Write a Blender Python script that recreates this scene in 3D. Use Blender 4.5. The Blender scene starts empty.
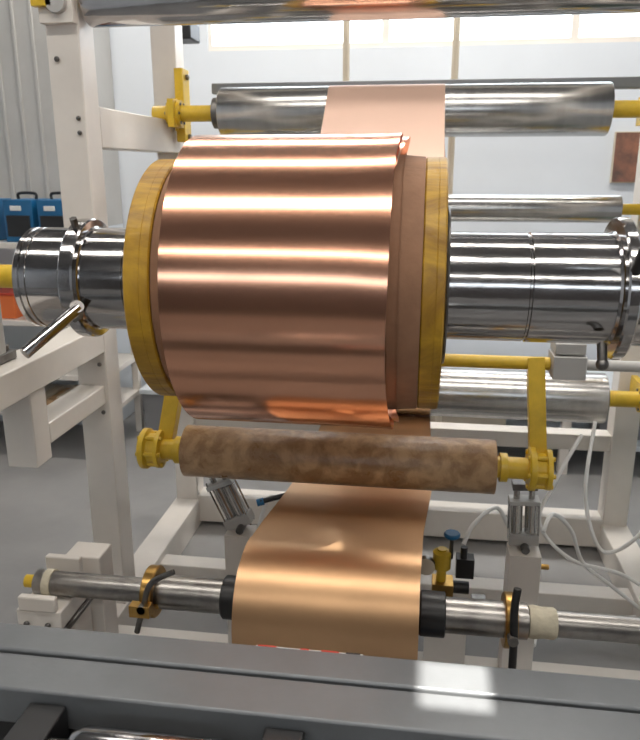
import bpy, bmesh, math, random
from mathutils import Vector, Matrix
random.seed(4)
pi=math.pi
# ---------------------------------------------------------------- materials
def new_mat(name):
    m=bpy.data.materials.new(name); m.use_nodes=True
    nt=m.node_tree; b=nt.nodes['Principled BSDF']
    return m,nt,b
def mat(name,col,rough=0.5,metal=0.0,var=0.0,scale=8.0,bump=0.0,bscale=60.0,stretch=(1,1,1),col2=None,rvar=0.0,aniso=0.0,coat=0.0,dist=0.0,lo=0.35,hi=0.65):
    m,nt,b=new_mat(name)
    N=nt.nodes;L=nt.links
    b.inputs['Base Color'].default_value=(*col,1)
    b.inputs['Roughness'].default_value=rough
    b.inputs['Metallic'].default_value=metal
    if coat: b.inputs['Coat Weight'].default_value=coat
    tc=N.new('ShaderNodeTexCoord'); mp=N.new('ShaderNodeMapping')
    mp.inputs['Scale'].default_value=stretch
    L.new(tc.outputs['Object'],mp.inputs['Vector'])
    if var>0 or col2:
        nz=N.new('ShaderNodeTexNoise'); nz.inputs['Scale'].default_value=scale; nz.inputs['Detail'].default_value=6
        nz.inputs['Roughness'].default_value=0.6; nz.inputs['Distortion'].default_value=dist
        L.new(mp.outputs[0],nz.inputs['Vector'])
        cr=N.new('ShaderNodeValToRGB')
        c2=col2 if col2 else tuple(c*(1-var) for c in col)
        cr.color_ramp.elements[0].position=lo; cr.color_ramp.elements[1].position=hi
        cr.color_ramp.elements[0].color=(*c2,1); cr.color_ramp.elements[1].color=(*col,1)
        L.new(nz.outputs['Fac'],cr.inputs[0]); L.new(cr.outputs[0],b.inputs['Base Color'])
        if rvar>0:
            mr=N.new('ShaderNodeMapRange'); mr.inputs['To Min'].default_value=max(0.02,rough-rvar); mr.inputs['To Max'].default_value=rough+rvar
            L.new(nz.outputs['Fac'],mr.inputs['Value']); L.new(mr.outputs[0],b.inputs['Roughness'])
    if bump>0:
        n2=N.new('ShaderNodeTexNoise'); n2.inputs['Scale'].default_value=bscale; n2.inputs['Detail'].default_value=4
        L.new(mp.outputs[0],n2.inputs['Vector'])
        bp=N.new('ShaderNodeBump'); bp.inputs['Strength'].default_value=bump; bp.inputs['Distance'].default_value=0.01
        L.new(n2.outputs['Fac'],bp.inputs['Height']); L.new(bp.outputs[0],b.inputs['Normal'])
    return m
COPPER=mat('copper_foil',(0.84,0.44,0.29),0.165,1.0,var=0.05,scale=3,bump=0.012,bscale=3,stretch=(0.5,2,2),rvar=0.02)
COPPER_END=mat('copper_layers',(0.62,0.30,0.17),0.4,1.0,var=0.4,scale=60)
FOIL=mat('copper_foil_matte',(0.68,0.42,0.23),0.38,0.85,var=0.10,scale=4,bump=0.03,bscale=3)
FOILP=mat('copper_foil_pale',(0.80,0.55,0.43),0.42,0.6,var=0.04,scale=4)
CHROME=mat('polished_steel',(0.54,0.53,0.53),0.13,1.0,var=0.18,scale=10,stretch=(1,4,4),rvar=0.05,bump=0.02,bscale=30)
ROLLER=mat('ground_steel_roller',(0.60,0.59,0.57),0.24,1.0,var=0.14,scale=7,stretch=(5,.6,.6),rvar=0.05)
WORN=mat('worn_steel_shaft',(0.42,0.40,0.38),0.33,1.0,var=0.35,scale=18,rvar=0.1)
STEELD=mat('dark_steel',(0.22,0.21,0.20),0.35,1.0,var=0.4,scale=25,rvar=0.1)
WHITE=mat('cream_painted_steel',(0.78,0.73,0.67),0.4,0,var=0.08,scale=5,bump=0.02,bscale=30,coat=0.2)
WHITEW=mat('wall_paint',(0.66,0.70,0.75),0.85,0,var=0.05,scale=2)
GREYW=mat('grey_wall_paint',(0.12,0.11,0.11),0.85,0,var=0.1,scale=2)
GREYC=mat('grey_cabinet_paint',(0.22,0.22,0.23),0.6)
CEIL=mat('ceiling_paint',(0.20,0.19,0.19),0.9,0,var=0.05,scale=2)
YELLOW=mat('yellow_painted_steel',(0.76,0.50,0.03),0.4,0,var=0.18,scale=20,coat=0.2)
WOODY=mat('yellow_stained_plywood',(0.54,0.31,0.02),0.42,0,scale=5,stretch=(1,5,.7),col2=(0.27,0.135,0.012),bump=0.15,bscale=30,dist=1.5)
WOODF=mat('wood_block',(0.55,0.35,0.18),0.6,0,var=0.3,scale=6,stretch=(1,8,8))
CARD=mat('cardboard_core',(0.32,0.165,0.09),0.75,0,var=0.25,scale=12,bump=0.1,bscale=80)
CARD2=mat('stained_cardboard_tube',(0.46,0.29,0.15),0.33,0,scale=13,stretch=(1.6,1.5,1.5),col2=(0.27,0.15,0.07),bump=0.3,bscale=22,rvar=0.18,dist=0.4,lo=.42,hi=.62)
SEAMD=mat('dark_seam',(0.02,0.02,0.02),0.6)
GREYB=mat('grey_hammered_beam',(0.19,0.20,0.21),0.36,0.3,var=0.10,scale=12,rvar=0.06,bump=0.03,bscale=120)
BLACK=mat('black_plastic',(0.015,0.015,0.016),0.4)
BLUE=mat('blue_plastic',(0.01,0.13,0.30),0.4,0,var=0.1)
RED=mat('red_paint',(0.6,0.06,0.03),0.4)
ORANGE=mat('orange_paint',(0.8,0.18,0.04),0.5)
BRASS=mat('brass',(0.55,0.33,0.10),0.3,1.0,var=0.25,scale=30)
HOSE=mat('white_air_hose',(0.8,0.8,0.78),0.35)
FABRIC=mat('masking_tape_wrap',(0.66,0.60,0.46),0.8,0,var=0.2,scale=30,bump=0.3)
FLOOR=mat('concrete_floor',(0.30,0.295,0.29),0.42,0,var=0.16,scale=3,rvar=0.12,bump=0.03,bscale=30)
BEIGE=mat('beige_board',(0.60,0.53,0.42),0.6)
PICT=mat('picture_print',(0.30,0.13,0.08),0.5,0,scale=9,col2=(0.10,0.06,0.05))
PVC=mat('grey_metal_sheet',(0.50,0.49,0.47),0.5,0.2,var=0.1,scale=3)
TAPER=mat('red_label_tape',(0.55,0.05,0.03),0.5)
WLAB=mat('white_label',(0.75,0.75,0.72),0.5)
LAMPH=mat('lamp_housing',(0.5,0.5,0.5),0.5)
CURT=mat('light_grey_cabinet',(0.62,0.66,0.70),0.6)
GREENG=mat('green_grey_enamel',(0.13,0.17,0.14),0.45)

def glass_mat():
    m,nt,b=new_mat('window_glass'); N=nt.nodes; L=nt.links
    t=N.new('ShaderNodeBsdfTransparent'); g=N.new('ShaderNodeBsdfGlossy'); g.inputs['Roughness'].default_value=0.05
    mx=N.new('ShaderNodeMixShader'); mx.inputs[0].default_value=0.06
    L.new(t.outputs[0],mx.inputs[1]); L.new(g.outputs[0],mx.inputs[2]); L.new(mx.outputs[0],N['Material Output'].inputs[0])
    return m
GLASS=glass_mat()

# ---------------------------------------------------------------- builder
def smooth_path(pts,n=8):
    P=[Vector(p) for p in pts]
    if len(P)<3: return P
    out=[]
    for i in range(len(P)-1):
        p0=P[max(i-1,0)];p1=P[i];p2=P[i+1];p3=P[min(i+2,len(P)-1)]
        for k in range(n):
            t=k/n
            out.append(0.5*((2*p1)+(-p0+p2)*t+(2*p0-5*p1+4*p2-p3)*t*t+(-p0+3*p1-3*p2+p3)*t**3))
    out.append(P[-1]); return out
class B:
    def __init__(s,name): s.name=name; s.bm=bmesh.new(); s.mats=[]
    def mi(s,m):
        if m not in s.mats: s.mats.append(m)
        return s.mats.index(m)
    def face(s,vs,m):
        try:
            f=s.bm.faces.new(vs); f.material_index=s.mi(m); return f
        except ValueError: return None
    def box(s,x0,x1,y0,y1,z0,z1,m):
        c=[(x0,y0,z0),(x1,y0,z0),(x1,y1,z0),(x0,y1,z0),(x0,y0,z1),(x1,y0,z1),(x1,y1,z1),(x0,y1,z1)]
        v=[s.bm.verts.new(p) for p in c]
        for f in [(0,3,2,1),(4,5,6,7),(0,1,5,4),(1,2,6,5),(2,3,7,6),(3,0,4,7)]: s.face([v[i] for i in f],m)
        return s
    def beam(s,p0,p1,w,h,m):
        p0=Vector(p0);p1=Vector(p1);d=(p1-p0).normalized()
        up=Vector((0,0,1)) if abs(d.z)<0.9 else Vector((0,1,0))
        a=d.cross(up).normalized(); b=a.cross(d).normalized()
        v=[]
        for p in (p0,p1):
            for sx,sz in ((-1,-1),(1,-1),(1,1),(-1,1)): v.append(s.bm.verts.new(p+a*sx*w/2+b*sz*h/2))
        for f in [(0,1,2,3),(7,6,5,4),(0,4,5,1),(1,5,6,2),(2,6,7,3),(3,7,4,0)]: s.face([v[i] for i in f],m)
        return s
    def rev(s,p0,d,prof,m,seg=64,cap=True,mats=None):
        p0=Vector(p0); d=Vector(d).normalized()
        up=Vector((0,0,1)) if abs(d.z)<0.9 else Vector((0,1,0))
        a=d.cross(up).normalized(); b=a.cross(d).normalized()
        rings=[]
        for (t,r) in prof:
            rings.append([s.bm.verts.new(p0+d*t+(a*math.cos(2*pi*k/seg)+b*math.sin(2*pi*k/seg))*r) for k in range(seg)])
        for i in range(len(rings)-1):
            mm=mats[i] if mats else m
            for k in range(seg):
                s.face([rings[i][k],rings[i][(k+1)%seg],rings[i+1][(k+1)%seg],rings[i+1][k]],mm)
        if cap:
            s.face(rings[0][::-1],mats[0] if mats else m); s.face(rings[-1],mats[-1] if mats else m)
        return s
    def cyl(s,p0,p1,r,m,seg=40,r2=None):
        p0=Vector(p0);p1=Vector(p1);L=(p1-p0).length
        return s.rev(p0,p1-p0,[(0,r),(L,r if r2 is None else r2)],m,seg)
    def ball(s,c,r,m):
        n=10
        return s.rev(Vector(c)-Vector((0,0,r)),(0,0,1),[(r-r*math.cos(pi*i/n),max(1e-4,r*math.sin(pi*i/n))) for i in range(n+1)],m,20)
    def tube(s,pts,r,m,seg=10,n=8):
        P=smooth_path(pts,n); prev=None; rings=[]
        for i,p in enumerate(P):
            d=(P[min(i+1,len(P)-1)]-P[max(i-1,0)]).normalized()
            if prev is None:
                up=Vector((0,0,1)) if abs(d.z)<0.9 else Vector((1,0,0)); a=d.cross(up).normalized()
            else: a=(prev-d*prev.dot(d)).normalized()
            prev=a; b=d.cross(a)
            rings.append([s.bm.verts.new(p+(a*math.cos(2*pi*k/seg)+b*math.sin(2*pi*k/seg))*r) for k in range(seg)])
        for i in range(len(rings)-1):
            for k in range(seg): s.face([rings[i][k],rings[i][(k+1)%seg],rings[i+1][(k+1)%seg],rings[i+1][k]],m)
        s.face(rings[0][::-1],m); s.face(rings[-1],m); return s
    def done(s,bevel=0.0,angle=35,normals=True):
        if normals: bmesh.ops.recalc_face_normals(s.bm,faces=s.bm.faces)
        me=bpy.data.meshes.new(s.name); s.bm.to_mesh(me); s.bm.free()
        for m in s.mats: me.materials.append(m)
        me.polygons.foreach_set('use_smooth',[True]*len(me.polygons))
        me.set_sharp_from_angle(angle=math.radians(angle))
        o=bpy.data.objects.new(s.name,me); bpy.context.scene.collection.objects.link(o)
        if bevel:
            bv=o.modifiers.new('bevel','BEVEL'); bv.width=bevel; bv.segments=2; bv.limit_method='ANGLE'; bv.angle_limit=math.radians(50)
        return o

# ---------------------------------------------------------------- room shell
X0,X1,Y0,Y1,H=-3.3,3.2,-3.4,4.5,3.4
B('floor').box(X0-.1,X1+.1,Y0-.1,Y1+.1,-0.1,0,FLOOR).done()
b=B('wall_back'); wz0,wz1,wx0,wx1=2.27,3.1,-1.3,2.9
b.box(X0,X1,Y1,Y1+.12,0,wz0,WHITEW).box(X0,X1,Y1,Y1+.12,wz1,H,WHITEW).box(X0,wx0,Y1,Y1+.12,wz0,wz1,WHITEW).box(wx1,X1,Y1,Y1+.12,wz0,wz1,WHITEW).done()
b=B('window_1')
for i in range(5):
    x=wx0+(wx1-wx0)*i/4; b.box(x-.02,x+.02,Y1+.02,Y1+.08,wz0,wz1,WHITE)
b.box(wx0,wx1,Y1+.015,Y1+.085,wz0,wz0+.03,WHITE).box(wx0,wx1,Y1+.015,Y1+.085,wz1-.04,wz1,WHITE).box(wx0,wx1,Y1+.045,Y1+.05,wz0+.03,wz1-.04,GLASS); b.done()
b=B('wall_front'); fz0,fz1=2.15,2.60
b.box(X0,X1,Y0-.12,Y0,0,fz0,GREYW).box(X0,X1,Y0-.12,Y0,fz1,H,GREYW).box(X0,-2.6,Y0-.12,Y0,fz0,fz1,GREYW).box(2.6,X1,Y0-.12,Y0,fz0,fz1,GREYW).done()
b=B('window_2')
for i in range(6):
    x=-2.6+5.2*i/5; b.box(x-.03,x+.03,Y0-.09,Y0-.03,fz0,fz1,WHITE)
b.box(-2.6,2.6,Y0-.09,Y0-.03,fz0,fz0+.04,WHITE).box(-2.6,2.6,Y0-.09,Y0-.03,fz1-.04,fz1,WHITE).box(-2.6,2.6,Y0-.062,Y0-.058,fz0+.04,fz1-.04,GLASS); b.done()
B('wall_left').box(X0-.12,X0,Y0,Y1,0,H,WHITEW).done()
B('wall_right').box(X1,X1+.12,Y0,Y1,0,H,WHITEW).done()
# ceiling with two unseen holes, added to shape sun patches on beam and foil
b=B('ceiling'); ycur=Y0
for (hx,hy,hw,hd) in ((.885,-.145,.05,.05),(.70,.475,.035,.025)):
    b.box(X0,X1,ycur,hy-hd,H,H+.03,CEIL)
    b.box(X0,hx-hw,hy-hd,hy+hd,H,H+.03,CEIL); b.box(hx+hw,X1,hy-hd,hy+hd,H,H+.03,CEIL); ycur=hy+hd
b.box(X0,X1,ycur,Y1,H,H+.03,CEIL); b.done()
B('baseboard_back').box(X0,X1,Y1-.015,Y1,0,.12,GREYC).done()
B('baseboard_left').box(X0,X0+.015,Y0,Y1-.02,0,.12,GREYC).done()

def lamp(x,y,L,W,power,z=H-.12):
    b=B('ceiling_lamp')
    b.box(x-L/2-.03,x+L/2+.03,y-W/2-.02,y+W/2+.02,z+.02,z+.07,LAMPH)
    for sx_ in (-L/3,L/3): b.cyl((x+sx_,y,z+.07),(x+sx_,y,H),.008,LAMPH,10)
    o=b.done()
    ld=bpy.data.lights.new('tube','AREA'); ld.shape='RECTANGLE'; ld.size=L; ld.size_y=W; ld.energy=power; ld.color=(1,.95,.88)
    lo=bpy.data.objects.new('tube',ld); bpy.context.scene.collection.objects.link(lo); lo.location=(x,y,z+.015); lo.parent=o
for (y,w,p) in ((-1.85,.22,38),(0.67,.20,38),(2.0,.13,24),(3.5,.25,68)):  # last entry is an added lamp that brightens the background
    lamp(-.2,y,3.6,w,p)

# ---------------------------------------------------------------- machine frame
f=B('machine_frame')
def post(x,y,z0,z1,w=.1): f.box(x-w/2,x+w/2,y-w/2,y+w/2,z0,z1,WHITE)
XL,XR=-1.03,.86
for X in (XL,XR):
    post(X,2.15,0,2.4); post(X,2.99,0,2.4)
    f.box(X-.05,X+.05,2.2,2.94,1.66,1.78,WHITE)
    f.box(X-.05,X+.05,2.2,2.94,2.28,2.4,WHITE)
    f.box(X-.055,X+.055,.95,3.06,0,.13,WHITE)
    f.box(X-.05,X+.05,1.2,2.1,1.04,1.125,WHITE)
    f.box(X-.045,X+.04,1.66,1.74,.83,1.04,WHITE)
    f.box(X-.045,X+.04,1.74,2.1,.87,.93,WHITE)
    f.box(X-.05,X+.05,1.22,1.32,.13,1.04,WHITE)
f.box(XL+.05,XR-.05,2.94,3.04,0.02,.15,WHITE)
f.box(XL+.05,XR-.05,2.95,3.03,.46,.53,WHITE)
f.box(XL+.05,XR-.05,1.90,2.0,0.02,.12,WHITE)
f.box(XL+.05,XR-.05,2.42,2.50,0.02,.10,WHITE)
f.box(XL+.05,XR-.05,2.96,3.04,2.28,2.4,WHITE)
f.box(-.85,XR-.05,2.97,3.02,1.885,1.925,GREYB)
for z in (1.70,1.74,1.0,1.05,.84):
    f.cyl((XL+.03,2.10,z),(XL+.03,2.09,z),.008,STEELD,6)
for z in (1.90,2.02,2.14): f.cyl((XL-.02,2.10,z),(XL-.02,2.09,z),.009,STEELD,6)
f.done(bevel=.004)

# ---------------------------------------------------------------- guide rollers
def roller(y,z,r,xa,xb,journal=YELLOW,off=.085):
    b=B('steel_guide_roller')
    b.rev((xa,y,z),(1,0,0),[(0,r*.5),(0,r*.97),(.004,r),(xb-xa-.004,r),(xb-xa,r*.97),(xb-xa,r*.5)],ROLLER,72)
    b.cyl((XL+.0,y,z),(xa,y,z),r*.24+.008,journal,24); b.cyl((xb,y,z),(XR,y,z),r*.24+.008,journal,24)
    b.rev((xa-.03,y,z),(1,0,0),[(0,r*.5),(.0,r*.62),(.028,r*.62),(.03,r*.5)],STEELD,32)
    for X,s in ((XL+.085,1),(XR-off,-1)):
        b.box(X-.012,X+.012,y-.06,min(y+.17,2.94),z-.05,z+.05,journal)
        b.rev((X-.025,y,z),(1,0,0),[(0,.03),(0,.048),(.05,.048),(.05,.03)],journal,32)
        for a in range(6):
            aa=a*pi/3; b.cyl((X-.03,y+.038*math.cos(aa),z+.038*math.sin(aa)),(X+.03,y+.038*math.cos(aa),z+.038*math.sin(aa)),.006,STEELD,6)
    return b.done(bevel=.0015)
roller(2.80,1.80,.09,-.763,.63)
roller(2.81,1.457,.050,-.70,.706,off=.03)
roller(2.75,.755,.096,-.763,.71,off=.0)
o=B('steel_guide_roller')
o.rev((-.965,2.15,2.06),(1,0,0),[(0,.04),(0,.068),(.004,.07),(1.76,.07),(1.764,.068),(1.764,.04)],CHROME,72)
o.cyl((XL,2.15,2.06),(-.965,2.15,2.06),.03,YELLOW,24); o.cyl((.799,2.15,2.06),(XR,2.15,2.06),.03,YELLOW,24)
o.box(XL-.05,XL+.05,2.07,2.10,1.99,2.12,WHITE); o.box(XR-.05,XR+.05,2.07,2.10,1.99,2.12,WHITE)
o.box(XL-.06,XL+.0,2.05,2.07,2.03,2.12,YELLOW); o.rev((XL+.01,2.07,2.04),(0,-1,0),[(0,.02),(0,.028),(.02,.028),(.02,.01)],PVC,24)
o.done(bevel=.0015)

b=B('roller_bracket'); b.box(-.965,-.93,2.86,2.94,1.70,1.97,YELLOW); b.box(-.965,-.955,2.84,2.95,1.74,1.86,YELLOW)
for z in (1.72,1.94): b.cyl((-.93,2.9,z),(-.918,2.9,z),.012,STEELD,6)
b.done(bevel=.003)

# ---------------------------------------------------------------- main copper roll
AY,AZ,R=1.6,1.352,.316
xa,xb=-.487,-.062
b=B('copper_foil_roll')
seg=192
b.rev((xa,AY,AZ),(1,0,0),[(0,.14),(0.0,R-.012),(.001,R-.001),(.003,R),(xb-xa-.003,R),(xb-xa-.001,R-.001),(xb-xa,R-.012),(xb-xa,.14)],COPPER,seg,cap=False,
      mats=[COPPER_END,COPPER,COPPER,COPPER,COPPER,COPPER,COPPER_END])
def wrap(r0,a0,a1,xl,fx,n=150,m=COPPER,fr=lambda u,s:0):
    cols=[]; nx=14
    for i in range(n+1):
        u=i/n; a=a0+(a1-a0)*u; row=[]
        xr=fx(u,a)
        for j in range(nx+1):
            s=j/nx; x=xl+(xr-xl)*s; rr=r0+fr(u,s)
            row.append(b.bm.verts.new((x,AY-rr*math.cos(a),AZ+rr*math.sin(a))))
        cols.append(row)
    for i in range(n):
        for j in range(nx): b.face([cols[i][j],cols[i][j+1],cols[i+1][j+1],cols[i+1][j]],m)
rad=math.radians
wrap(R+.0015,rad(-100),rad(140),xa+.002,
     lambda u,a: xb+.003+.010*max(0,math.sin(a))**3+.012*max(0,-math.sin(a))**3+.0012*math.sin(a*5),
     fr=lambda u,s: .0005+ (.003*s**10)*(1+math.sin(u*20))/2)
wrap(R-.004,rad(35),rad(150),xb-.01,lambda u,a: xb-.004+.034*math.sin(pi*u)**1.5,n=70)
wrap(R-.012,rad(-110),rad(-45),xb-.01,lambda u,a: xb-.004+.03*math.sin(pi*u),n=40)
b.done(normals=False)

b=B('cardboard_core')
b.rev((-.522,AY,AZ),(1,0,0),[(0,.13),(0,.262),(.002,.264),(.034,.264),(.034,.14)],CARD,128,cap=False)
b.rev((xb+.001,AY,AZ),(1,0,0),[(0,.14),(0,.277),(.063,.272),(.063,.14)],CARD,128,cap=False)
b.rev((xb+.022,AY,AZ),(1,0,0),[(0,.2),(0,.2785),(.001,.2785),(.001,.2)],CARD,128,cap=False)
b.done()
for (x0,x1,r) in ((-.576,-.523,.268),(.0025,.046,.271)):
    b=B('plywood_core_flange')
    w=x1-x0
    b.rev((x0,AY,AZ),(1,0,0),[(0,.118),(0,r-.003),(.003,r),(w*.62-.001,r),(w*.62,r-.0008),(w*.62+.001,r),(w-.003,r),(w,r-.003),(w,.118)],WOODY,128,cap=False)
    b.done()

# ---------------------------------------------------------------- chucks + main shaft
b=B('shaft_chuck')
b.rev((-.577,AY,AZ),(-1,0,0),[(0,.05),(0,.117),(.06,.117),(.062,.114),(.066,.114),(.068,.117),(.165,.117),(.168,.120),(.17,.134),(.174,.137),(.200,.137),(.204,.134),(.206,.12),
     (.208,.116),(.285,.116),(.287,.113),(.290,.113),(.292,.116),(.300,.116),(.302,.112),(.306,.112),(.308,.116),(.318,.116),(.322,.112),(.322,.03)],CHROME,128)
b.cyl((-.742,1.475,1.305),(-.812,1.36,1.228),.0135,CHROME,24)
b.cyl((-.762,1.5,1.28),(-.74,1.466,1.31),.015,STEELD,20)
b.cyl((-.763,AY-.06,AZ+.123),(-.763,AY-.07,AZ+.142),.009,STEELD,6)
b.cyl((-.89,AY,AZ),(-1.12,AY,AZ),.028,YELLOW,32)
b.done()
b=B('shaft_chuck')
b.rev((.047,AY,AZ),(1,0,0),[(0,.06),(0,.170),(.006,.172),(.010,.170),(.010,.119),(.012,.117),(.172,.117),(.174,.1145),(.178,.1145),(.180,.118),
     (.345,.118),(.350,.122),(.352,.148),(.356,.151),(.374,.151),(.378,.148),(.380,.12),(.52,.118),(.525,.114),(.525,.03)],CHROME,128,
     mats=[STEELD]*4+[CHROME]*15)
b.cyl((.41,1.46,1.41),(.425,1.39,1.53),.011,BLACK,20); b.ball((.425,1.39,1.53),.012,BLACK)
b.cyl((.372,1.5,1.252),(.367,1.462,1.225),.010,STEELD,20); b.ball((.367,1.462,1.222),.013,STEELD)
b.cyl((.57,AY,AZ),(.95,AY,AZ),.028,YELLOW,32)
for a in range(6):
    aa=a*pi/3+.3; b.cyl((.42,AY+.137*math.cos(aa),AZ+.137*math.sin(aa)),(.432,AY+.137*math.cos(aa),AZ+.137*math.sin(aa)),.008,STEELD,6)
b.done()
for X in (XL-.02,XR):
    b=B('pillow_block_bearing')
    b.box(X-.03,X+.02,AY-.09,AY+.09,1.126,1.15,STEELD); b.box(X-.025,X+.02,AY-.045,AY+.045,1.15,1.345,PVC)
    b.rev((X-.03,AY,AZ),(1,0,0),[(0,.03),(0,.056),(.005,.06),(.045,.06),(.05,.056),(.05,.03)],PVC,40)
    for dy in (-.07,.07): b.cyl((X,AY+dy,1.15),(X,AY+dy,1.165),.012,STEELD,6)
    b.done(bevel=.003)

# ---------------------------------------------------------------- cardboard lay-on roller with yellow swing frame
CY,CZ=1.90,.805
b=B('cardboard_tube_roller')
b.rev((-.658,CY,CZ),(1,0,0),[(0,.045),(0,.0745),(.0008,.075),(.8792,.075),(.88,.0745),(.88,.045)],CARD2,96)
b.done()
b=B('roller_swing_frame')
for s,xe,xi in ((-1,-.77,-.659),(1,.333,.223)):
    b.cyl((xi,CY,CZ),(xe,CY,CZ),.030,YELLOW,32)
    b.rev((xi+s*.012,CY,CZ),(s,0,0),[(0,.03),(0,.040),(.02,.040),(.02,.03)],YELLOW,32)
    b.rev((xe-.022,CY,CZ),(1,0,0),[(0,.03),(0,.056),(.003,.060),(.018,.060),(.020,.045),(.045,.045),(.047,.056),(.060,.056),(.062,.03)],YELLOW,40)
    for a in range(6):
        aa=a*pi/3; b.cyl((xe-.027,CY+.047*math.cos(aa),CZ+.047*math.sin(aa)),(xe+.045,CY+.047*math.cos(aa),CZ+.047*math.sin(aa)),.007,YELLOW,6)
    if s>0: b.beam((xe+.01,CY+.02,CZ-.02),(xe-.012,1.985,1.10),.045,.04,YELLOW)
    else: b.beam((xe+.04,CY+.03,CZ+.02),(xe+.085,1.985,1.10),.045,.045,YELLOW)
    b.beam((xe+s*.03,CY,CZ-.03),(xe-s*.01,CY+.05,CZ-.05),.02,.05,WHITE)
b.cyl((-.70,1.985,1.083),(.36,1.985,1.083),.0185,YELLOW,24)
b.done(bevel=.001)
b=B('shaft_clamp_block')
b.box(.362,.45,1.94,2.03,1.05,1.115,PVC); b.box(.365,.445,1.945,2.025,1.118,1.15,PVC)
b.cyl((.362,1.985,1.083),(.81,1.985,1.083),.015,PVC,20)
b.cyl((.38,1.96,1.15),(.38,1.96,1.16),.007,STEELD,6).cyl((.43,1.96,1.15),(.43,1.96,1.16),.007,STEELD,6)
b.done(bevel=.003)
def pneu(pt,pb,base):
    b=B('pneumatic_cylinder'); pt=Vector(pt); pb=Vector(pb); d=(pt-pb).normalized(); L=(pt-pb).length
    off=Vector((.021,0,0))
    for s in (-1,1):
        b.rev(pb+off*s,d,[(0,.012),(0,.018),(L*.72,.018),(L*.72,.009),(L*1.0,.009)],ROLLER,24)
    b.beam(pb-d*.01,pb+d*.022,.085,.05,PVC); b.beam(pb+d*L*.70,pb+d*L*.78,.085,.05,PVC); b.beam(pb+d*L*.97,pb+d*(L+.015),.07,.04,STEELD)
    for s in (-1,1):
        for q in (-.02,.02): b.cyl(pb+Vector((s*.04,q,0)),pb+d*L*.76+Vector((s*.04,q,0)),.003,CHROME,8)
    bx,by,bz=base
    b.box(bx-.045,bx+.045,by-.04,by+.04,.121,bz,WHITE)
    b.cyl((bx,by-.03,bz+.012),(bx,by+.03,bz+.012),.012,STEELD,16)
    b.cyl((bx+.045,by-.02,bz-.04),(bx+.07,by-.02,bz-.04),.008,BRASS,12)
    b.done(bevel=.0015)
pneu((-.60,1.97,.72),(-.525,1.97,.55),(-.515,1.95,.53))
pneu((.318,1.97,.72),(.325,1.97,.555),(.328,1.95,.53))

# ---------------------------------------------------------------- continuous foil web
LY,LZ,LR=1.5,.594,.151
path=[]
n=24
for i in range(n+1):
    t=i/n; y=1.80+(2.743-1.80)*t; z=1.105+(1.871-1.105)*t
    k=min(1,t/.55); k=k*k*(3-2*k)
    path.append((y,z,-.485+k*(.131),-.066+k*(.127)))
a0=math.atan2(.776,-.63)
for i in range(1,21):
    a=a0+(0-a0)*i/20; path.append((2.80+.0915*math.cos(a),1.80+.0915*math.sin(a),-.354,.061))
for i in range(1,13):
    t=i/12; y=2.8915+(2.848-2.8915)*t; z=1.80+(.755-1.80)*t
    e=.032*math.sin(pi*t); path.append((y,z,-.354+e,.061+e))
for i in range(1,13):
    a=-pi/2*i/12; path.append((2.75+.0975*math.cos(a),.755+.0975*math.sin(a),-.354,.061))
i_low=len(path)
# span from the lower guide roller to a tangent point on the lower roll, sagging gently, then wrapping forward
RW=LR+.0015; at=math.radians(82)   # tangent angle measured from +y
ty,tz=LY+RW*math.cos(at),LZ+RW*math.sin(at)
sy0,sz0=2.75,.6575
for i in range(1,41):
    t=i/40
    h00=2*t**3-3*t**2+1; h10=t**3-2*t**2+t; h01=-2*t**3+3*t**2; h11=t**3-t**2
    D=sy0-ty
    y=sy0+(ty-sy0)*t
    z=h00*sz0+h10*(.0*D)+h01*tz+h11*(math.tan(math.radians(8))*D)
    k=max(0,(t-.55)/.45); k=k*k*(3-2*k)
    path.append((y,z,-.355-.026*k,.058-.030*k))
for i in range(1,31):
    a=at+math.radians(130)*i/30
    path.append((LY+RW*math.cos(a),LZ+RW*math.sin(a),-.381-.006*min(1,i/10),.028-.004*min(1,i/10)))
b=B('copper_foil_web')
cols=[]
NJ=24
for (y,z,xl,xr) in path:
    row=[]
    for j in range(NJ+1):
        u=j/NJ; x=xl+(xr-xl)*u; dz=0
        if z<.9 and y<2.1 and z>.6:
            g=math.exp(-((y-1.60)/.07)**2); c=.50+(y-1.60)*-1.2
            dz=g*.010*math.exp(-((u-c)/.12)**2)
        row.append(b.bm.verts.new((x,y,z+dz)))
    cols.append(row)
for i in range(len(cols)-1):
    for j in range(NJ): b.face([cols[i][j],cols[i][j+1],cols[i+1][j+1],cols[i+1][j]],FOILP if i<i_low else FOIL)
b.done(normals=False,angle=60)
b=B('copper_foil_roll')
b.rev((-.386,LY,LZ),(1,0,0),[(0,.05),(0,LR-.002),(.002,LR),(.408,LR),(.41,LR-.002),(.41,.05)],FOIL,128,cap=False,mats=[COPPER_END,FOIL,FOIL,FOIL,COPPER_END])
b.done()
b=B('winding_shaft')
b.cyl((-.93,LY,LZ),(.90,LY,LZ),.0300,WORN,40)
b.rev((-.600,LY,LZ),(1,0,0),[(0,.03),(0,.041),(.157,.041),(.157,.03)],WORN,48)
b.rev((-.445,LY,LZ),(1,0,0),[(0,.03),(0,.048),(.004,.052),(.055,.052),(.058,.048),(.058,.03)],BLACK,48)
b.rev((.026,LY,LZ),(1,0,0),[(0,.03),(0,.048),(.004,.052),(.058,.052),(.060,.048),(.060,.03)],BLACK,48)
b.rev((.086,LY,LZ),(1,0,0),[(0,.03),(0,.041),(.185,.041),(.185,.03)],WORN,48)
b.rev((.275,LY,LZ),(1,0,0),[(0,.03),(.0,.036),(.01,.038),(.03,.035),(.055,.036),(.062,.032),(.062,.03)],FABRIC,48)
b.cyl((-.96,LY,LZ),(-.92,LY,LZ),.016,YELLOW,24)
b.rev((-.905,LY,LZ),(1,0,0),[(0,.03),(0,.034),(.02,.034),(.02,.03)],FABRIC,32)
b.done()
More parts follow.
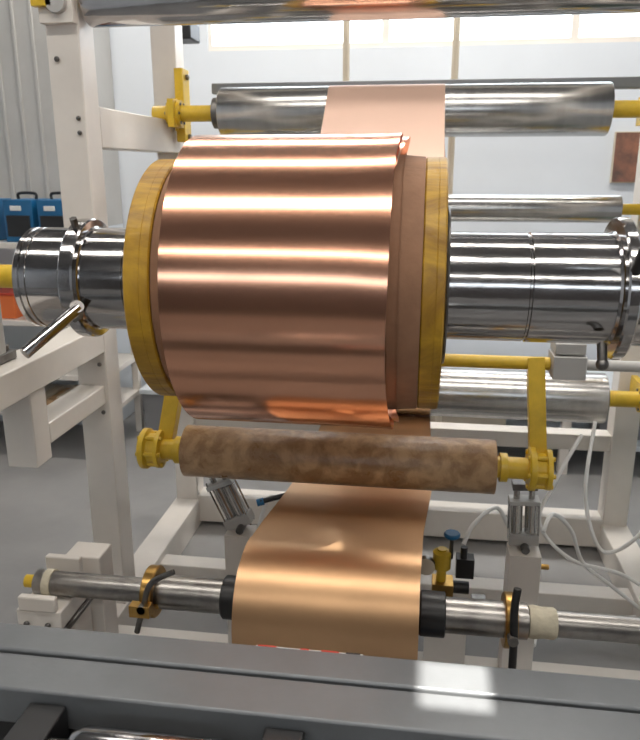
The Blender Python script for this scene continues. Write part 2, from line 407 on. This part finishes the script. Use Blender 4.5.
def clamp(x,up):
    b=B('shaft_lock_collar')
    b.rev((x-.014,LY,LZ),(1,0,0),[(0,.0415),(0,.060),(.003,.063),(.025,.063),(.028,.060),(.028,.0415)],BRASS,40,cap=False)
    if up:
        b.tube([(x+.005,LY-.07,LZ-.10),(x+.003,LY-.07,LZ),(x,LY-.065,LZ+.07),(x+.004,LY-.06,LZ+.12)],.009,BLACK,12)
    else:
        b.tube([(x-.02,LY-.07,LZ-.07),(x,LY-.068,LZ),(x+.02,LY-.06,LZ+.06),(x+.075,LY-.05,LZ+.09)],.007,STEELD,12)
        b.box(x-.03,x+.02,LY-.085,LY-.06,LZ-.02,LZ+.01,BRASS)
    b.cyl((x,LY-.05,LZ+.0),(x,LY-.085,LZ+.0),.012,STEELD,12)
    b.done(bevel=.001)
clamp(-.625,False); clamp(.232,True)
for s,x0,x1 in ((-1,-.95,-.835),(1,.70,.80)):
    b=B('shaft_pedestal')
    b.box(x0,x1,1.42,1.58,0,.50,WHITE); b.box(x0-.01,x1+.01,1.41,1.59,.50,.512,STEELD)
    b.box(x0,x1,1.425,1.575,.512,.562,WHITE)
    b.box(x0+.01,x1-.01,1.42,1.44,.562,.60,WHITE); b.box(x0+.01,x1-.01,1.56,1.58,.562,.63,WHITE)
    b.cyl((x0+.03,1.42,.53),(x0+.03,1.41,.53),.008,STEELD,8).cyl((x1-.03,1.42,.53),(x1-.03,1.41,.53),.008,STEELD,8)
    if s<0: b.box(x0+.03,x1+.015,1.62,1.70,0,.60,WHITE)
    b.done(bevel=.004)

b=B('toggle_clamp')
b.box(-.72,-.58,1.36,1.44,0,.43,STEELD)
b.box(-.73,-.57,1.35,1.45,.43,.445,STEELD)
b.cyl((-.69,1.38,.47),(-.54,1.38,.48),.009,BLACK,12).ball((-.54,1.38,.48),.012,BLACK)
b.tube([(-.66,1.38,.445),(-.66,1.37,.49),(-.62,1.36,.52)],.007,STEELD)
b.cyl((-.64,1.4,.445),(-.64,1.4,.50),.01,BRASS,12)
b.done(bevel=.001)

# ---------------------------------------------------------------- valve / regulator group
b=B('pressure_regulator')
b.box(.05,.17,1.86,1.895,0,.36,WHITE)
b.cyl((.09,1.87,.34),(.09,1.87,.56),.014,YELLOW,20)
b.box(.065,.125,1.84,1.90,.40,.46,BRASS); b.rev((.09,1.87,.50),(0,0,1),[(0,.015),(0,.026),(.05,.026),(.055,.015)],YELLOW,24)
b.cyl((.125,1.87,.44),(.17,1.87,.44),.018,BLACK,20); b.box(.13,.18,1.85,1.89,.48,.54,BLACK)
b.cyl((.115,1.87,.53),(.115,1.87,.60),.006,STEELD,10)
b.rev((.115,1.87,.598),(0,0,1),[(0,.008),(0,.020),(.004,.023),(.010,.023),(.014,.02),(.014,.008)],BLUE,24)
b.rev((.045,1.85,.52),(0,-1,0),[(0,.02),(0,.026),(.02,.026),(.022,.022)],STEELD,32,mats=[STEELD,STEELD,BEIGE])
b.cyl((.045,1.86,.52),(.09,1.87,.52),.006,BRASS,10)
b.cyl((.15,1.86,.54),(.15,1.86,.575),.01,BLACK,12)
b.cyl((.09,1.87,.38),(.20,1.87,.38),.012,YELLOW,16); b.box(.18,.22,1.85,1.89,.36,.41,STEELD)
b.done(bevel=.001)
b=B('threaded_adjuster')
b.box(.02,.20,1.33,1.345,0,.44,STEELD); b.box(.02,.20,1.375,1.39,0,.44,STEELD); b.box(.02,.20,1.33,1.39,.425,.44,STEELD)
b.rev((.02,1.36,.47),(1,0,0),[(i*.004,.010+(.0025 if i%2 else 0)) for i in range(50)],BRASS,20)
b.box(.03,.07,1.335,1.385,.44,.50,BLUE); b.box(.16,.19,1.335,1.385,.44,.50,BLACK)
b.cyl((.09,1.36,.47),(.105,1.36,.47),.022,STEELD,6)
b.done(bevel=.001)
b=B('wood_block'); b.box(.28,.36,1.30,1.42,0,.44,WOODF); b.done(bevel=.002)

hs=[[(.55,2.35,.75),(.47,2.3,.60),(.42,2.25,.47),(.52,2.2,.37),(.70,2.2,.32),(.86,2.08,.25)],
    [(.60,2.4,.78),(.57,2.3,.55),(.63,2.25,.38),(.74,2.25,.45),(.79,2.3,.58)],
    [(.385,1.99,.57),(.42,2.05,.60),(.50,2.15,.50),(.56,2.2,.36),(.66,2.2,.28),(.80,2.2,.17)],
    [(.15,1.90,.56),(.18,1.95,.60),(.25,2.03,.62),(.29,2.03,.56)],
    [(-.47,1.93,.50),(-.43,1.95,.64),(-.39,2.0,.60),(-.3,2.2,.4),(-.1,2.4,.11)],
    [(.40,2.05,.14),(.45,2.2,.10),(.6,2.3,.06),(.78,2.3,.11)]]
for h in hs:
    B('air_hose').tube(h,.0065,HOSE,10).done()
b=B('hose_fitting'); b.cyl((-.45,1.93,.64),(-.37,1.96,.655),.008,BLACK,12).cyl((-.46,1.93,.635),(-.44,1.935,.64),.011,BLUE,12); b.done()

# ---------------------------------------------------------------- foreground guard beam
b=B('machine_guard_beam')
b.box(-1.5,1.5,.803,.860,.80,.950,GREYB)
b.box(-1.5,1.5,.796,.803,.80,.930,SEAMD)
b.box(-1.5,1.5,.728,.796,.895,.950,GREYB)
b.box(-1.5,1.5,.735,.796,.80,.895,SEAMD)
b.box(-1.5,1.5,.40,.43,.55,.62,GREYB)
for X in (-1.42,1.42): b.box(X-.06,X+.06,.70,.86,0,.80,GREYB); b.box(X-.05,X+.05,.40,.70,.55,.62,GREYB)
b.done(bevel=.004)
b=B('nip_roller')
b.rev((-.40,.675,.915),(1,0,0),[(0,.012),(0,.024),(.015,.03),(.18,.03),(.195,.024),(.195,.012)],CHROME,48)
b.cyl((-.46,.675,.915),(-.14,.675,.915),.012,STEELD,20)
b.box(-.48,-.43,.635,.725,.86,.935,BLACK); b.box(-.17,-.12,.635,.725,.86,.935,BLACK); b.box(-.48,-.12,.635,.725,.80,.87,BLACK)
b.done(bevel=.002)
b=B('warning_label'); b.box(-.215,-.06,.861,.875,.93,.938,WLAB)
b.box(-.212,-.185,.862,.874,.938,.940,TAPER); b.box(-.15,-.138,.862,.874,.938,.940,TAPER); b.box(-.12,-.095,.862,.874,.938,.940,TAPER); b.box(-.085,-.065,.862,.874,.938,.940,BLACK); b.done()

# ---------------------------------------------------------------- background furniture
b=B('storage_rack')
for x in (-2.95,-1.72):
    for y in (3.62,4.1): b.box(x-.02,x+.02,y-.02,y+.02,0,1.24,WHITE)
for z in (.28,.50,.80,1.22): b.box(-2.97,-1.70,3.6,4.12,z-.03,z,WHITE)
b.done(bevel=.002)
b=B('wooden_parts_stack')
for i in range(6):
    x=-2.15+i*.065; h=random.uniform(.04,.11); b.box(x,x+.055,3.66,3.9,.285,.285+h,WOODF if i%2 else BEIGE)
b.box(-2.35,-2.2,3.66,3.85,.285,.36,WOODF); b.done(bevel=.002)
b=B('black_crate'); b.box(-2.9,-2.4,3.66,3.95,.285,.42,BLACK); b.done(bevel=.004)
for x in (-2.36,-2.12,-1.93):
    b=B('tool_case'); w=.16
    b.box(x-w/2,x+w/2,3.64,3.86,1.221,1.44,BLUE); b.box(x-w/2+.015,x+w/2-.015,3.63,3.64,1.25,1.36,BLACK); b.box(x-w/2+.04,x+w/2-.06,3.632,3.64,1.385,1.41,WLAB)
    b.tube([(x-.05,3.75,1.44),(x-.045,3.75,1.47),(x+.045,3.75,1.47),(x+.05,3.75,1.44)],.008,BLACK)
    b.done(bevel=.006)
b=B('orange_storage_bin'); b.box(-2.55,-2.2,3.64,3.9,.801,.93,ORANGE); b.box(-2.56,-2.19,3.63,3.91,.93,.945,RED); b.done(bevel=.005)
b=B('electrical_cabinet')
b.box(-2.9,-1.9,4.15,4.49,1.26,2.85,PVC)
for i in range(9): b.box(-2.88+i*.11,-2.86+i*.11,4.14,4.15,1.3,2.82,PVC)
b.box(-2.9,-1.9,4.15,4.49,0,1.26,CURT)
b.done(bevel=.003)
b=B('low_cabinet'); b.box(-1.62,-.55,3.95,4.45,0.04,.30,GREYC); b.box(-1.64,-.53,3.93,4.47,.30,.33,CURT)
for x in (-1.3,-.9): b.box(x-.08,x+.08,3.94,3.95,.2,.215,STEELD)
for x in (-1.58,-.59): 
    for y in (4.0,4.4): b.box(x-.02,x+.02,y-.02,y+.02,0,.04,BLACK)
b.done(bevel=.003)
b=B('workbench')
b.box(-.3,1.9,3.75,4.40,.40,.44,CURT)
for x in (-.26,.8,1.86):
    for y in (3.79,4.36): b.box(x-.025,x+.025,y-.025,y+.025,0,.40,WHITE)
b.box(-.26,1.86,3.8,4.35,.14,.17,CURT); b.box(.0,.5,3.9,4.2,.17,.30,BEIGE); b.box(1.0,1.3,3.9,4.2,.17,.27,GREYC)
b.done(bevel=.003)
b=B('framed_picture'); b.box(1.06,1.42,4.475,4.499,1.52,1.80,BEIGE); b.box(1.065,1.415,4.470,4.475,1.525,1.795,PICT); b.done()
b=B('conduit_pole'); b.cyl((-.38,3.6,0.0),(-.38,3.6,H),.016,BEIGE,14); b.done()
b=B('conduit_pole'); b.cyl((.12,3.6,0),(.12,3.6,H),.016,BEIGE,14); b.done()
b=B('chain_hoist'); b.box(-1.20,-1.06,3.4,3.55,2.16,2.24,BLACK); b.cyl((-1.13,3.47,2.24),(-1.13,3.47,H),.008,STEELD,10); b.done(bevel=.01)
b=B('drive_motor')
b.box(.93,1.15,2.45,2.75,0,.55,GREENG)
b.rev((.93,2.6,.75),(1,0,0),[(0,.05),(0,.12),(.01,.13),(.03,.13),(.03,.115)]+[(.04+i*.012,.115+(.012 if i%2 else 0)) for i in range(14)]+[(.22,.10),(.24,.06)],GREENG,36)
b.box(.96,1.12,2.5,2.7,.55,.66,GREENG); b.done(bevel=.003)

# ---------------------------------------------------------------- light
w=bpy.data.worlds.new('sky'); bpy.context.scene.world=w; w.use_nodes=True
bg=w.node_tree.nodes['Background']; bg.inputs[0].default_value=(.85,.93,1,1); bg.inputs[1].default_value=5.0
sd_=Vector((.3333,-.3889,1.0)).normalized()
sl=bpy.data.lights.new('sun','SUN'); sl.energy=20; sl.angle=math.radians(.4); sl.color=(1,.95,.87)
so=bpy.data.objects.new('sun',sl); bpy.context.scene.collection.objects.link(so); so.rotation_euler=sd_.to_track_quat('Z','Y').to_euler(); so.location=(2,3,6)

# ---------------------------------------------------------------- camera
c=bpy.data.cameras.new('camera'); c.sensor_fit='VERTICAL'; c.sensor_height=36; c.lens=722/740*36; c.clip_start=.02
c.dof.use_dof=True; c.dof.focus_distance=1.5; c.dof.aperture_fstop=8
co=bpy.data.objects.new('camera',c); bpy.context.scene.collection.objects.link(co)
co.location=(0,0,1.6); co.rotation_euler=(math.radians(90-15.6),0,math.radians(7.95))
bpy.context.scene.camera=co
vs=bpy.context.scene.view_settings
vs.view_transform='Standard'; vs.exposure=0.05
